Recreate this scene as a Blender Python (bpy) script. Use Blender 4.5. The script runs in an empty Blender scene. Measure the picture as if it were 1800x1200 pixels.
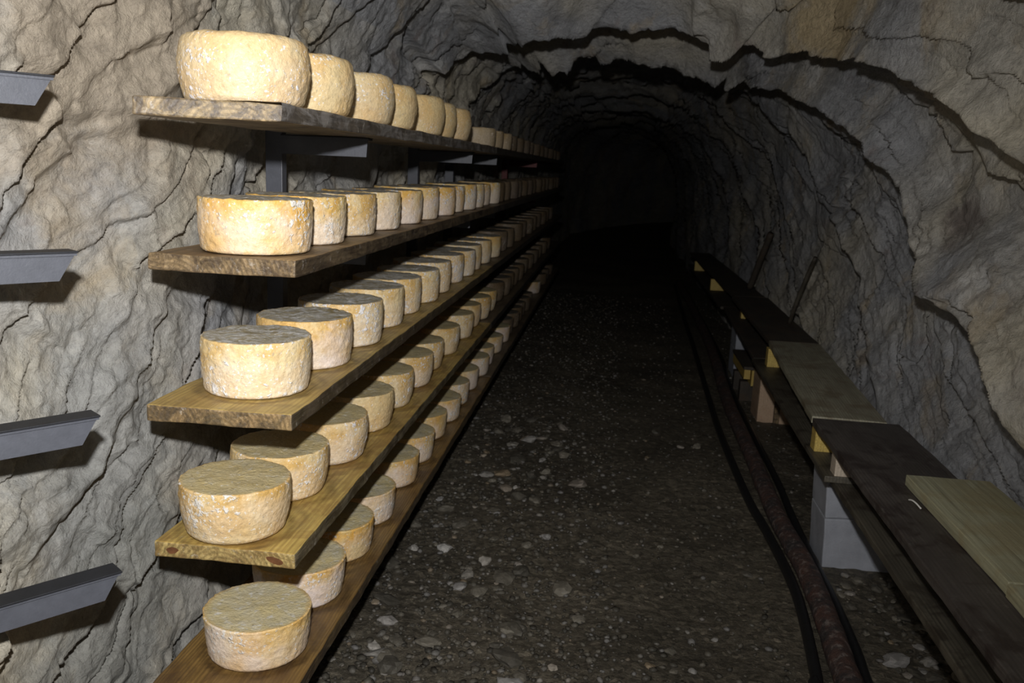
import bpy, bmesh, math, random
import numpy as np
from mathutils import Vector, Matrix

random.seed(7)
rng = np.random.default_rng(7)
scene = bpy.context.scene
COL = scene.collection

# ------------------------------------------------------------------ camera
CAM_F, PITCH, YAW, ROLL = 1525.5, 0.1973, 0.1113, 0.0436      # focal length for an 1800 px wide frame
fw = Vector((-math.sin(YAW) * math.cos(PITCH), math.cos(YAW) * math.cos(PITCH), -math.sin(PITCH)))
rt = Vector((math.cos(YAW), math.sin(YAW), 0.0))
up = rt.cross(fw)
rt2 = rt * math.cos(ROLL) + up * math.sin(ROLL)
up2 = up * math.cos(ROLL) - rt * math.sin(ROLL)
cam_data = bpy.data.cameras.new('camera')
cam = bpy.data.objects.new('camera', cam_data)
COL.objects.link(cam)
cam_data.sensor_width = 36.0
cam_data.lens = CAM_F / 1800.0 * 36.0
cam_data.clip_start = 0.02
cam_data.clip_end = 100
cam.matrix_world = Matrix(((rt2.x, up2.x, -fw.x, 0), (rt2.y, up2.y, -fw.y, 0), (rt2.z, up2.z, -fw.z, 0), (0, 0, 0, 1)))
cam_data.dof.use_dof = True
cam_data.dof.focus_distance = 2.15
cam_data.dof.aperture_fstop = 7.0
scene.camera = cam

# ------------------------------------------------------------------ world, light, exposure
world = bpy.data.worlds.new('cave_dark')
scene.world = world
world.use_nodes = True
world.node_tree.nodes['Background'].inputs[0].default_value = (0.5, 0.55, 0.6, 1)
world.node_tree.nodes['Background'].inputs[1].default_value = 0.0

flash = bpy.data.lights.new('camera_flash', 'SPOT')
flash.energy = 300.0
flash.color = (1.0, 0.985, 0.965)
flash.spot_size = math.radians(122)
flash.spot_blend = 1.0
flash.shadow_soft_size = 0.03
flash_ob = bpy.data.objects.new('camera_flash', flash)
COL.objects.link(flash_ob)
flash_ob.location = (-0.06, 0.02, 0.26)
flash_ob.rotation_euler = Vector((-0.38, 1.0, -0.12)).to_track_quat('-Z', 'Y').to_euler()

scene.view_settings.view_transform = 'Standard'
scene.view_settings.look = 'None'
scene.view_settings.gamma = 1.0
scene.view_settings.use_curve_mapping = False
scene.view_settings.exposure = 0.0

FLOOR_Z = -1.60
SHELF_Z = [0.1146, -0.2297, -0.5856, -0.9379, -1.3016]        # top faces of the five shelf levels
SHELF_NAME = ['top', 'second', 'third', 'fourth', 'bottom']
ORD = ['first', 'second', 'third', 'fourth', 'fifth', 'sixth', 'seventh', 'eighth', 'ninth', 'tenth', 'eleventh', 'twelfth',
       'thirteenth', 'fourteenth', 'fifteenth', 'sixteenth', 'seventeenth', 'eighteenth', 'nineteenth', 'twentieth']

# ------------------------------------------------------------------ helpers: noise
_perm = rng.permutation(256).astype(np.int32)
_perm = np.concatenate([_perm, _perm, _perm])
_grad = rng.normal(size=(256, 3)).astype(np.float32)
_grad /= np.linalg.norm(_grad, axis=1)[:, None]


def perlin(x, y, z):
    x = np.asarray(x, np.float32); y = np.asarray(y, np.float32); z = np.asarray(z, np.float32)
    xi = np.floor(x).astype(np.int32); yi = np.floor(y).astype(np.int32); zi = np.floor(z).astype(np.int32)
    xf = x - xi; yf = y - yi; zf = z - zi
    u = xf * xf * xf * (xf * (xf * 6 - 15) + 10)
    v = yf * yf * yf * (yf * (yf * 6 - 15) + 10)
    w = zf * zf * zf * (zf * (zf * 6 - 15) + 10)
    xi &= 255; yi &= 255; zi &= 255

    def g(i, j, k):
        h = _perm[_perm[_perm[xi + i] + yi + j] + zi + k]
        gr = _grad[h]
        return gr[..., 0] * (xf - i) + gr[..., 1] * (yf - j) + gr[..., 2] * (zf - k)
    x1 = g(0, 0, 0) * (1 - u) + g(1, 0, 0) * u
    x2 = g(0, 1, 0) * (1 - u) + g(1, 1, 0) * u
    x3 = g(0, 0, 1) * (1 - u) + g(1, 0, 1) * u
    x4 = g(0, 1, 1) * (1 - u) + g(1, 1, 1) * u
    return ((x1 * (1 - v) + x2 * v) * (1 - w) + (x3 * (1 - v) + x4 * v) * w) * 1.6


def fbm(x, y, z, octs=3, gain=0.5):
    s = 0.0; a = 1.0
    for o in range(octs):
        s = s + a * perlin(x * 2 ** o + 11.3 * o, y * 2 ** o + 5.1 * o, z * 2 ** o + 7.7 * o)
        a *= gain
    return s


def sstep(a, b, x):
    t = np.clip((x - a) / (b - a), 0, 1)
    return t * t * (3 - 2 * t)


# ------------------------------------------------------------------ helpers: objects
def link(name, me, mat=None, parent=None, loc=None):
    o = bpy.data.objects.new(name, me)
    COL.objects.link(o)
    if mat is not None:
        for m in (mat if isinstance(mat, (list, tuple)) else [mat]):
            me.materials.append(m)
    if parent is not None:
        o.parent = parent
    if loc is not None:
        o.location = loc
    return o


def tag(o, label, cat, group=None):
    o['label'] = label
    o['category'] = cat
    if group:
        o['group'] = group
    return o


def empty(name, loc=(0, 0, 0), rz=0.0):
    o = bpy.data.objects.new(name, None)
    o.empty_display_size = 0.05
    COL.objects.link(o)
    o.location = loc
    o.rotation_euler = (0, 0, rz)
    return o


def mesh_from(name, verts, faces, smooth=False):
    me = bpy.data.meshes.new(name)
    me.from_pydata([tuple(map(float, p)) for p in verts], [], [tuple(map(int, q)) for q in faces])
    me.update()
    if smooth:
        me.polygons.foreach_set('use_smooth', [True] * len(me.polygons))
    return me


def grid_mesh(name, P, smooth=True, flip=False, attr=None):
    """P: (n, m, 3) array -> quad grid mesh, built with foreach_set"""
    n, m, _ = P.shape
    me = bpy.data.meshes.new(name)
    me.vertices.add(n * m)
    me.vertices.foreach_set('co', P.reshape(-1).astype(np.float32))
    idx = np.arange(n * m).reshape(n, m)
    q = np.stack([idx[:-1, :-1], idx[1:, :-1], idx[1:, 1:], idx[:-1, 1:]], -1).reshape(-1, 4)
    if flip:
        q = q[:, ::-1]
    nf = len(q)
    me.loops.add(nf * 4)
    me.loops.foreach_set('vertex_index', q.reshape(-1).astype(np.int32))
    me.polygons.add(nf)
    me.polygons.foreach_set('loop_start', np.arange(0, nf * 4, 4, dtype=np.int32))
    me.polygons.foreach_set('use_smooth', np.full(nf, smooth))
    if attr is not None:
        for k, a in attr.items():
            at = me.attributes.new(k, 'FLOAT_VECTOR', 'POINT')
            at.data.foreach_set('vector', a.reshape(-1).astype(np.float32))
    me.update(calc_edges=True)
    return me


def rounded_box(name, x0, x1, y0, y1, z0, z1, bev=0.003, cuts=(1, 1, 1), rough=0.0, seed=0, segs=2):
    """box with cut grid, bevelled edges and a little unevenness"""
    bm = bmesh.new()
    bmesh.ops.create_cube(bm, size=1.0)
    for v in bm.verts:
        v.co.x = x0 if v.co.x < 0 else x1
        v.co.y = y0 if v.co.y < 0 else y1
        v.co.z = z0 if v.co.z < 0 else z1
    if bev > 0:
        bmesh.ops.bevel(bm, geom=bm.edges[:], offset=bev, segments=segs, affect='EDGES', profile=0.5)
    for ax, n in enumerate(cuts):
        lo = (x0, y0, z0)[ax]; hi = (x1, y1, z1)[ax]
        for k in range(1, n):
            co = [0, 0, 0]; no = [0, 0, 0]
            co[ax] = lo + (hi - lo) * k / n
            no[ax] = 1
            bmesh.ops.bisect_plane(bm, geom=bm.verts[:] + bm.edges[:] + bm.faces[:], plane_co=co, plane_no=no)
    if rough > 0:
        C = np.array([v.co[:] for v in bm.verts])
        s = seed * 3.7
        dx = fbm(C[:, 0] * 14 + s, C[:, 1] * 9, C[:, 2] * 20, 3) * rough
        dz = fbm(C[:, 0] * 9, C[:, 1] * 7 + s, C[:, 2] * 20 + 9, 3) * rough
        dy = fbm(C[:, 0] * 20, C[:, 1] * 9 + 4, C[:, 2] * 20 + s, 2) * rough
        for v, a, b, c in zip(bm.verts, dx, dy, dz):
            v.co += Vector((a, b, c * 0.6))
    bmesh.ops.recalc_face_normals(bm, faces=bm.faces[:])
    me = bpy.data.meshes.new(name)
    bm.to_mesh(me); bm.free()
    for p in me.polygons:
        p.use_smooth = False
    return me


def tube_mesh(name, pts, r, n=12, rough=0.0, cap=True, sub=6):
    P = [Vector(p) for p in pts]
    out = []
    for i in range(len(P) - 1):          # catmull-rom
        p0 = P[max(i - 1, 0)]; p1 = P[i]; p2 = P[i + 1]; p3 = P[min(i + 2, len(P) - 1)]
        for k in range(sub):
            t = k / sub
            out.append(0.5 * ((2 * p1) + (p2 - p0) * t + (2 * p0 - 5 * p1 + 4 * p2 - p3) * t * t + (3 * p1 - p0 - 3 * p2 + p3) * t ** 3))
    out.append(P[-1])
    verts = []; faces = []
    for i, p in enumerate(out):
        d = (out[min(i + 1, len(out) - 1)] - out[max(i - 1, 0)]).normalized()
        a = d.cross(Vector((0, 0, 1)))
        if a.length < 1e-3:
            a = d.cross(Vector((1, 0, 0)))
        a.normalize(); b = a.cross(d)
        for k in range(n):
            th = 2 * math.pi * k / n
            rr = r
            if rough:
                q = p * 6
                rr = r * (1 + rough * float(perlin(q.x + 3 * math.cos(th), q.y * 2, q.z + 3 * math.sin(th))))
            verts.append(p + (a * math.cos(th) + b * math.sin(th)) * rr)
    m = len(out)
    for i in range(m - 1):
        for k in range(n):
            k2 = (k + 1) % n
            faces.append((i * n + k, i * n + k2, (i + 1) * n + k2, (i + 1) * n + k))
    if cap:
        faces.append(tuple(range(n - 1, -1, -1)))
        faces.append(tuple((m - 1) * n + k for k in range(n)))
    me = mesh_from(name, verts, faces, smooth=True)
    return me


# ------------------------------------------------------------------ helpers: materials
class NT:
    def __init__(self, name):
        self.m = bpy.data.materials.new(name)
        self.m.use_nodes = True
        self.t = self.m.node_tree
        self.b = self.t.nodes['Principled BSDF']

    def n(self, kind, **kw):
        nd = self.t.nodes.new(kind)
        for k, v in kw.items():
            setattr(nd, k, v)
        return nd

    def put(self, sock, v):
        if isinstance(v, bpy.types.NodeSocket):
            self.t.links.new(v, sock)
        elif isinstance(v, (tuple, list)) and len(v) == 3 and sock.type == 'RGBA':
            sock.default_value = (*v, 1)
        else:
            sock.default_value = v

    def coord(self, which='Object'):
        return self.n('ShaderNodeTexCoord').outputs[which]

    def attr(self, name):
        nd = self.n('ShaderNodeAttribute'); nd.attribute_name = name
        return nd.outputs['Vector']

    def scale(self, vec, s):
        nd = self.n('ShaderNodeVectorMath', operation='MULTIPLY')
        self.put(nd.inputs[0], vec); nd.inputs[1].default_value = s
        return nd.outputs[0]

    def vadd(self, a, b):
        nd = self.n('ShaderNodeVectorMath', operation='ADD')
        self.put(nd.inputs[0], a); self.put(nd.inputs[1], b)
        return nd.outputs[0]

    def noise(self, vec, scale, detail=4, rough=0.55, dist=0.0, color=False):
        nd = self.n('ShaderNodeTexNoise')
        self.put(nd.inputs['Vector'], vec)
        nd.inputs['Scale'].default_value = scale
        nd.inputs['Detail'].default_value = detail
        nd.inputs['Roughness'].default_value = rough
        nd.inputs['Distortion'].default_value = dist
        return nd.outputs['Color' if color else 'Fac']

    def voro(self, vec, scale, feature='F1', out='Distance'):
        nd = self.n('ShaderNodeTexVoronoi', feature=feature)
        self.put(nd.inputs['Vector'], vec)
        nd.inputs['Scale'].default_value = scale
        return nd.outputs[out]

    def ramp(self, fac, stops, interp='LINEAR'):
        nd = self.n('ShaderNodeValToRGB')
        r = nd.color_ramp
        r.interpolation = interp
        while len(r.elements) < len(stops):
            r.elements.new(0.5)
        for e, (p, c) in zip(r.elements, stops):
            e.position = p
            e.color = (c, c, c, 1) if isinstance(c, (int, float)) else (*c, 1)
        self.put(nd.inputs[0], fac)
        return nd.outputs[0]

    def mix(self, fac, a, b, mode='MIX'):
        nd = self.n('ShaderNodeMix', data_type='RGBA', blend_type=mode)
        self.put(nd.inputs[0], fac); self.put(nd.inputs[6], a); self.put(nd.inputs[7], b)
        return nd.outputs[2]

    def math(self, op, a, b=0.0, c=None):
        nd = self.n('ShaderNodeMath', operation=op)
        self.put(nd.inputs[0], a); self.put(nd.inputs[1], b)
        if c is not None:
            self.put(nd.inputs[2], c)
        return nd.outputs[0]

    def sep(self, vec):
        nd = self.n('ShaderNodeSeparateXYZ'); self.put(nd.inputs[0], vec)
        return nd.outputs

    def comb(self, x, y, z):
        nd = self.n('ShaderNodeCombineXYZ')
        self.put(nd.inputs[0], x); self.put(nd.inputs[1], y); self.put(nd.inputs[2], z)
        return nd.outputs[0]

    def bump(self, h, dist, strength=1.0, normal=None):
        nd = self.n('ShaderNodeBump')
        nd.inputs['Strength'].default_value = strength
        nd.inputs['Distance'].default_value = dist
        self.put(nd.inputs['Height'], h)
        if normal is not None:
            self.put(nd.inputs['Normal'], normal)
        return nd.outputs[0]

    def rand(self):
        return self.n('ShaderNodeObjectInfo').outputs['Random']

    def done(self, color, rough=0.7, normal=None, spec=0.4, metal=0.0):
        self.put(self.b.inputs['Base Color'], color)
        self.put(self.b.inputs['Roughness'], rough)
        self.put(self.b.inputs['Specular IOR Level'], spec)
        self.put(self.b.inputs['Metallic'], metal)
        if normal is not None:
            self.put(self.b.inputs['Normal'], normal)
        return self.m


def mat_rock(name, tone=1.0, warm=0.5, fine=1.0, patches=()):
    k = NT(name)
    o = k.coord(); f = k.attr('foliation')
    big = k.noise(o, 1.1, 3, 0.5, 0.6)
    patch = k.noise(k.vadd(o, (5.3, 2.2, 9.1)), 2.6, 5, 0.6, 0.8)
    cool = tuple(c * tone for c in (0.355, 0.36, 0.375))
    beige = tuple(c * tone for c in (0.50, 0.46, 0.375))
    base = k.mix(k.ramp(big, [(0.38 - 0.2 * (warm - 0.5), 0.0), (0.62 - 0.2 * (warm - 0.5), 1.0)]), cool, beige)
    base = k.mix(k.ramp(patch, [(0.56, 0.0), (0.70, 0.55)]), base, tuple(c * tone for c in (0.46, 0.355, 0.205)))
    base = k.mix(k.ramp(k.noise(k.vadd(o, (1, 7, 3)), 4.0, 5, 0.6, 0.5), [(0.60, 0.0), (0.72, 0.6)]), base, tuple(c * tone for c in (0.27, 0.215, 0.195)))
    base = k.mix(k.ramp(k.noise(k.vadd(o, (8, 1, 6)), 3.1, 6, 0.65, 0.3), [(0.57, 0.0), (0.68, 0.6)]), base, tuple(c * tone for c in (0.60, 0.59, 0.57)))
    for (ctr, rad, col) in patches:                      # mineral stains and plain tone patches, ragged in outline
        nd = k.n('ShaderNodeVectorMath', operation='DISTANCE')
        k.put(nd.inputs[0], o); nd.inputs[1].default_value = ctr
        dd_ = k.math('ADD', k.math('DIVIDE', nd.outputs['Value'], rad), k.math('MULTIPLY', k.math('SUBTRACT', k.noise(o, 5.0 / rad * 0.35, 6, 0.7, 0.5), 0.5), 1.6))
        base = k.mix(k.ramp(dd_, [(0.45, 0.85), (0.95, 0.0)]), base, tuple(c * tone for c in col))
    # streaks that follow the foliation
    st = k.noise(k.scale(f, (5.0, 1.2, 1.2)), 1.6, 7, 0.62, 0.9)
    base = k.mix(1.0, base, k.ramp(st, [(0.28, 0.74), (0.50, 1.0), (0.72, 1.14)]), 'MULTIPLY')
    gr = k.noise(o, 55, 6, 0.7)
    base = k.mix(1.0, base, k.ramp(gr, [(0.30, 0.74), (0.52, 1.0), (0.74, 1.15)]), 'MULTIPLY')
    # relief finer than the mesh
    n1 = k.bump(k.noise(k.scale(f, (9.0, 3.0, 3.0)), 2.6, 8, 0.62, 0.5), 0.014 * fine, 0.8)
    n2 = k.bump(k.noise(o, 30, 9, 0.68, 0.3), 0.015 * fine, 0.85, n1)
    n3 = k.bump(k.noise(o, 170, 4, 0.6), 0.0022, 0.7, n2)
    return k.done(base, k.ramp(gr, [(0.3, 0.55), (0.7, 0.8)]), n3, 0.35)


def mat_wood(name, light, dark, edge=None, grain=1.0, stain=(0.08, 0.05, 0.03), stain_amt=0.5, white=0.0, rough=0.5, seed=0.0, axis='Y', pith=None):
    """long grain along local Y, rings on the ends; stain = dark damp blotches"""
    k = NT(name)
    o0 = k.coord()
    o = k.vadd(o0, (seed * 1.7, seed * 3.1, 0.0))
    s = (1.0, 0.045, 1.0) if axis == 'Y' else (0.045, 1.0, 1.0)
    lo = k.scale(o, s)
    w = k.n('ShaderNodeTexWave', wave_type='RINGS', rings_direction=axis)
    if pith is not None:                                   # growth rings centred on the heart of the log
        lo = k.vadd(k.scale(o0, s), (-pith[0], 0.0, -pith[1] - 0.17))
    k.put(w.inputs['Vector'], k.vadd(lo, (0.0 if pith else 0.02, 0.0, 0.17)))
    w.inputs['Scale'].default_value = 26 * grain
    w.inputs['Distortion'].default_value = 2.6
    w.inputs['Detail'].default_value = 4
    w.inputs['Detail Scale'].default_value = 1.6
    ring = w.outputs['Fac']
    fib = k.noise(k.scale(o, (1.0, 0.03, 1.0) if axis == 'Y' else (0.03, 1.0, 1.0)), 130, 4, 0.6)
    c = k.mix(k.ramp(ring, [(0.15, 0.0), (0.95, 1.0)]), light, tuple(0.55 * a + 0.45 * b for a, b in zip(light, dark)))
    c = k.mix(1.0, c, k.ramp(fib, [(0.3, 0.68), (0.6, 1.08)]), 'MULTIPLY')
    c = k.mix(k.ramp(k.noise(k.scale(o, (3.0, 1.0, 3.0) if axis == 'Y' else (1.0, 3.0, 3.0)), 2.3, 5, 0.6, 1.0), [(0.44, 0.0), (0.66, 1.0)]), c, dark)
    c = k.mix(k.math('MULTIPLY', k.ramp(k.noise(k.vadd(o, (4, 4, 4)), 6.5, 6, 0.65, 0.8), [(0.50, 0.0), (0.60, 1.0)]), stain_amt), c, stain)
    at_ = k.n('ShaderNodeAttribute'); at_.attribute_name = 'damp'
    c = k.mix(k.math('MULTIPLY', at_.outputs['Fac'], k.ramp(k.noise(k.vadd(o, (2, 8, 4)), 18, 5, 0.65), [(0.35, 0.25), (0.65, 0.85)])), c, tuple(0.42 * q for q in dark))
    if white > 0:
        c = k.mix(k.math('MULTIPLY', k.ramp(k.noise(k.vadd(o, (9, 2, 4)), 22, 8, 0.75), [(0.60, 0.0), (0.72, 1.0)]), white), c, (0.62, 0.60, 0.58))
    if edge is not None:      # weathered sawn edges and ends: the upper face is scrubbed, the sides are not
        g = k.n('ShaderNodeNewGeometry')
        nz = k.sep(g.outputs['True Normal'])[2]
        side = k.ramp(k.math('ABSOLUTE', nz), [(0.45, 1.0), (0.8, 0.0)])
        ny = k.ramp(k.math('ABSOLUTE', k.sep(g.outputs['True Normal'])[1]), [(0.45, 0.0), (0.8, 1.0)])
        blot = k.ramp(k.noise(k.scale(o, (5, 1.6, 5)), 3.4, 7, 0.72, 1.0), [(0.43, 0.0), (0.56, 1.0)])
        ec = k.mix(blot, k.mix(ny, edge[2], edge[0]), k.mix(ny, edge[3], edge[1]))
        ec = k.mix(k.math('MULTIPLY', ny, k.ramp(ring, [(0.35, 0.0), (0.85, 0.55)])), ec, tuple(0.36 * q for q in edge[0]))
        ec = k.mix(k.ramp(k.noise(k.vadd(o, (3, 2, 7)), 40, 6, 0.75), [(0.60, 0.0), (0.70, 0.7)]), ec, (0.50, 0.47, 0.43))
        ec = k.mix(1.0, ec, k.ramp(fib, [(0.3, 0.6), (0.65, 1.15)]), 'MULTIPLY')
        ec = k.mix(0.12, ec, c)
        c = k.mix(side, c, ec)
    n1 = k.bump(ring, 0.0008, 0.5)
    n2 = k.bump(fib, 0.0022, 0.7, n1)
    n3 = k.bump(k.noise(o, 60, 5, 0.7), 0.002, 0.5, n2)
    return k.done(c, rough, n3, 0.4)


def mat_plain(name, col, rough=0.6, spec=0.4, metal=0.0, vary=0.25, scale=18, bump=0.002, bscale=80):
    k = NT(name)
    o = k.coord()
    c = k.mix(1.0, col, k.ramp(k.noise(o, scale, 6, 0.65), [(0.3, 1 - vary), (0.7, 1 + vary)]), 'MULTIPLY')
    return k.done(c, rough, k.bump(k.noise(o, bscale, 5, 0.65), bump, 0.7), spec, metal)


def cheese_side(name, base, orange, pale, mould_amt, seed, pale_amt=0.7):
    k = NT(name)
    r = k.rand()
    off = k.comb(k.math('MULTIPLY', r, 31.0), k.math('MULTIPLY', r, 17.0), k.math('MULTIPLY', r, 53.0))
    lo = k.coord()
    o = k.vadd(k.vadd(lo, off), (seed, 0, 0))
    blot = k.noise(o, 9, 5, 0.6, 0.6)
    c = k.mix(k.ramp(blot, [(0.42, 0.0), (0.58, 1.0)]), base, orange)
    zz = k.sep(lo)[2]
    band = k.math('ADD', k.math('MULTIPLY', zz, 5.5), k.math('MULTIPLY', k.noise(k.vadd(o, (3, 3, 3)), 7, 5, 0.6, 0.5), 1.5))
    pm = k.ramp(k.math('MULTIPLY', band, 0.5), [(0.16, 0.0), (0.27, 1.0), (0.58, 0.85), (0.70, 0.0)])
    c = k.mix(k.math('MULTIPLY', pm, k.ramp(k.noise(k.vadd(o, (7, 1, 2)), 5.5, 4, 0.55), [(0.36, 0.25 * pale_amt), (0.56, min(1.0, 0.9 * pale_amt))])), c, pale)
    c = k.mix(k.ramp(k.noise(k.vadd(o, (2, 9, 5)), 24, 6, 0.7, 0.3), [(0.55, 0.0), (0.72, 0.55)]), c, tuple(0.72 * a for a in orange))
    # white and blue-grey mould flecks, thicker in some areas
    area = k.math('MULTIPLY', k.math('SUBTRACT', k.noise(k.vadd(o, (1, 15, 8)), 7, 3, 0.6), 0.5), 0.75)
    fl = k.noise(k.vadd(o, (13, 5, 8)), 62, 3, 0.55, 0.2)
    th0 = 0.66 - 0.06 * mould_amt
    msk = k.ramp(k.math('ADD', fl, area), [(th0, 0.0), (th0 + 0.06, 0.85)])
    c = k.mix(msk, c, tuple(min(0.88, q * 1.3 + 0.12) if base[0] < 0.6 else 0.87 for q in pale))
    fl1 = k.noise(k.vadd(o, (3, 25, 8)), 125, 2, 0.5, 0.1)
    c = k.mix(k.ramp(k.math('ADD', fl1, k.math('MULTIPLY', area, 0.6)), [(0.63 - 0.03 * mould_amt, 0.0), (0.69 - 0.03 * mould_amt, 0.75)]), c, tuple(q * 1.2 for q in pale) if base[0] < 0.6 else (0.90, 0.89, 0.86))
    fl2 = k.noise(k.vadd(o, (23, 3, 18)), 85, 3, 0.5, 0.3)
    c = k.mix(k.ramp(fl2, [(0.665, 0.0), (0.72, 0.5)]), c, (0.36, 0.34, 0.28))
    c = k.mix(1.0, c, k.ramp(k.noise(o, 130, 4, 0.6), [(0.3, 0.86), (0.7, 1.08)]), 'MULTIPLY')
    c = k.mix(1.0, c, k.ramp(r, [(0.0, (0.94, 0.90, 0.84)), (0.5, (1.0, 1.0, 1.0)), (1.0, (0.97, 0.98, 1.08))]), 'MULTIPLY')
    n1 = k.bump(k.noise(o, 45, 5, 0.6), 0.0036, 0.8)
    n2 = k.bump(msk, 0.0025, 0.7, n1)
    n3 = k.bump(k.noise(o, 110, 4, 0.6), 0.0030, 0.8, n2)
    return k.done(c, k.ramp(k.noise(o, 40, 3), [(0.35, 0.33), (0.65, 0.55)]), n3, 0.45)


def cheese_top(name, a, b, mould, seed, amt=1.0):
    k = NT(name)
    r = k.rand()
    off = k.comb(k.math('MULTIPLY', r, 41.0), k.math('MULTIPLY', r, 27.0), k.math('MULTIPLY', r, 13.0))
    lo = k.coord()
    o = k.vadd(k.vadd(lo, off), (seed, 0, 0))
    c = k.mix(k.ramp(k.noise(o, 13, 6, 0.65, 0.8), [(0.36, 0.0), (0.62, 1.0)]), a, b)
    c = k.mix(k.ramp(k.noise(k.vadd(o, (2, 5, 1)), 42, 7, 0.7, 0.4), [(0.58 - 0.09 * amt, 0.0), (0.68 - 0.06 * amt, 0.85)]), c, mould)
    c = k.mix(k.ramp(k.noise(k.vadd(o, (16, 5, 1)), 11, 5, 0.7, 1.2), [(0.56, 0.0), (0.64, 0.75 * amt)]), c, tuple(1.2 * q for q in mould))
    c = k.mix(k.ramp(k.noise(k.vadd(o, (6, 5, 1)), 75, 4, 0.6), [(0.61, 0.0), (0.70, 0.55)]), c, (0.16, 0.13, 0.075))
    # rim rubbed back to yellow
    s = k.sep(lo)
    rad = k.math('SQRT', k.math('ADD', k.math('MULTIPLY', s[0], s[0]), k.math('MULTIPLY', s[1], s[1])))
    rim = k.ramp(k.math('ADD', k.math('MULTIPLY', rad, 6.0), k.math('MULTIPLY', k.noise(o, 30, 4), 0.10)), [(0.80, 0.0), (0.87, 0.75)])
    c = k.mix(rim, c, (0.62, 0.44, 0.19))
    n1 = k.bump(k.noise(o, 30, 6, 0.65), 0.0035, 0.9)
    n2 = k.bump(k.noise(o, 120, 4, 0.6), 0.0022, 0.9, n1)
    return k.done(c, k.ramp(k.noise(o, 40, 3), [(0.35, 0.35), (0.65, 0.6)]), n2, 0.45)


M = {}
M['rock_left'] = mat_rock('left_rock', 0.98, 0.66, 1.0, [((-1.2, 2.0, 0.25), 0.55, (0.40, 0.335, 0.255)), ((-1.2, 1.95, -0.75), 0.45, (0.33, 0.335, 0.33)), ((-1.2, 1.95, -1.2), 0.5, (0.27, 0.275, 0.26))])  # upper patch tan-brown; two greyer patches darken the lower wall
M['rock_roof'] = mat_rock('roof_rock', 1.04, 0.26, 1.5, [((0.85, 4.1, 0.75), 0.42, (0.50, 0.39, 0.22))])
M['rock_right'] = mat_rock('right_rock', 1.05, 0.28, 1.1, [((1.36, 3.5, -0.14), 0.17, (0.15, 0.125, 0.115)), ((1.05, 3.7, 0.62), 0.5, (0.42, 0.36, 0.26))])
M['wood'] = [
    mat_wood('grey_weathered_board', (0.42, 0.31, 0.17), (0.20, 0.14, 0.08), edge=((0.36, 0.265, 0.14), (0.075, 0.060, 0.050), (0.22, 0.21, 0.205), (0.085, 0.075, 0.066)), seed=1.3, pith=(-0.83, 0.02), white=0.25),
    mat_wood('brown_damp_board', (0.34, 0.22, 0.10), (0.13, 0.085, 0.045), edge=((0.30, 0.21, 0.11), (0.075, 0.052, 0.033), (0.125, 0.094, 0.058), (0.042, 0.031, 0.022)), seed=2.6, pith=(-1.02, -0.33), white=0.35),
    mat_wood('yellow_scrubbed_board', (0.52, 0.38, 0.13), (0.33, 0.21, 0.07), edge=((0.30, 0.20, 0.10), (0.058, 0.043, 0.035), (0.065, 0.052, 0.046), (0.030, 0.024, 0.021)), seed=4.1, pith=(-0.90, -0.66), stain_amt=0.3, white=0.3),
    mat_wood('golden_pine_board', (0.55, 0.40, 0.12), (0.34, 0.21, 0.06), edge=((0.46, 0.345, 0.14), (0.20, 0.125, 0.05), (0.15, 0.13, 0.095), (0.045, 0.037, 0.026)), seed=5.9, pith=(-0.90, -1.03), stain=(0.17, 0.075, 0.03), stain_amt=0.35, white=0.15),
    mat_wood('wet_brown_board', (0.27, 0.165, 0.052), (0.12, 0.066, 0.024), edge=((0.24, 0.15, 0.06), (0.08, 0.052, 0.03), (0.12, 0.085, 0.045), (0.05, 0.036, 0.024)), seed=7.7, pith=(-0.90, -1.42), stain_amt=0.45, grain=1.7, rough=0.38),
]
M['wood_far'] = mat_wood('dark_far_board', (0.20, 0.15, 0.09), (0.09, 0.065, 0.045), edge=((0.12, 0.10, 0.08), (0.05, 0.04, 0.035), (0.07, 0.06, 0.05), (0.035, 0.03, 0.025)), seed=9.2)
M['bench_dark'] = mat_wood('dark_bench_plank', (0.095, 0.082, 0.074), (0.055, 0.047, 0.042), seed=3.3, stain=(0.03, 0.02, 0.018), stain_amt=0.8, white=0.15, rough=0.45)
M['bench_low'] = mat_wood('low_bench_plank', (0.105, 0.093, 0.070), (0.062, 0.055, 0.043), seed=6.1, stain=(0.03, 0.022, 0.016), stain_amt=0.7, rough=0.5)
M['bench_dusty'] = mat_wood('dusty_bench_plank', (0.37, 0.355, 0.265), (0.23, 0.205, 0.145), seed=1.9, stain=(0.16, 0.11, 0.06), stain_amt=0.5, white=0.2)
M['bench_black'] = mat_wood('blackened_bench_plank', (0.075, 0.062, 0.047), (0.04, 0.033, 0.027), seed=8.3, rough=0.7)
M['bench_pale'] = mat_wood('pale_new_plank', (0.44, 0.43, 0.295), (0.36, 0.335, 0.21), seed=2.2, grain=0.45, stain=(0.33, 0.25, 0.12), stain_amt=0.35, rough=0.5)
M['spacer_yellow'] = mat_wood('yellow_cut_wood', (0.62, 0.46, 0.13), (0.50, 0.34, 0.09), seed=5.2, stain_amt=0.1)
M['spacer_white'] = mat_wood('pale_cut_wood', (0.62, 0.53, 0.42), (0.50, 0.42, 0.33), seed=7.2, stain_amt=0.1)
M['crate'] = mat_wood('pinkish_board', (0.58, 0.42, 0.29), (0.48, 0.33, 0.22), seed=3.9, stain_amt=0.15)
M['steel'] = mat_plain('grey_painted_steel', (0.085, 0.090, 0.108), 0.45, 0.5, 0.0, 0.12, 30, 0.0008, 160)
M['strip'] = mat_plain('black_strip', (0.016, 0.017, 0.021), 0.5, 0.4, 0.0, 0.2, 40, 0.0006, 200)
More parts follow.
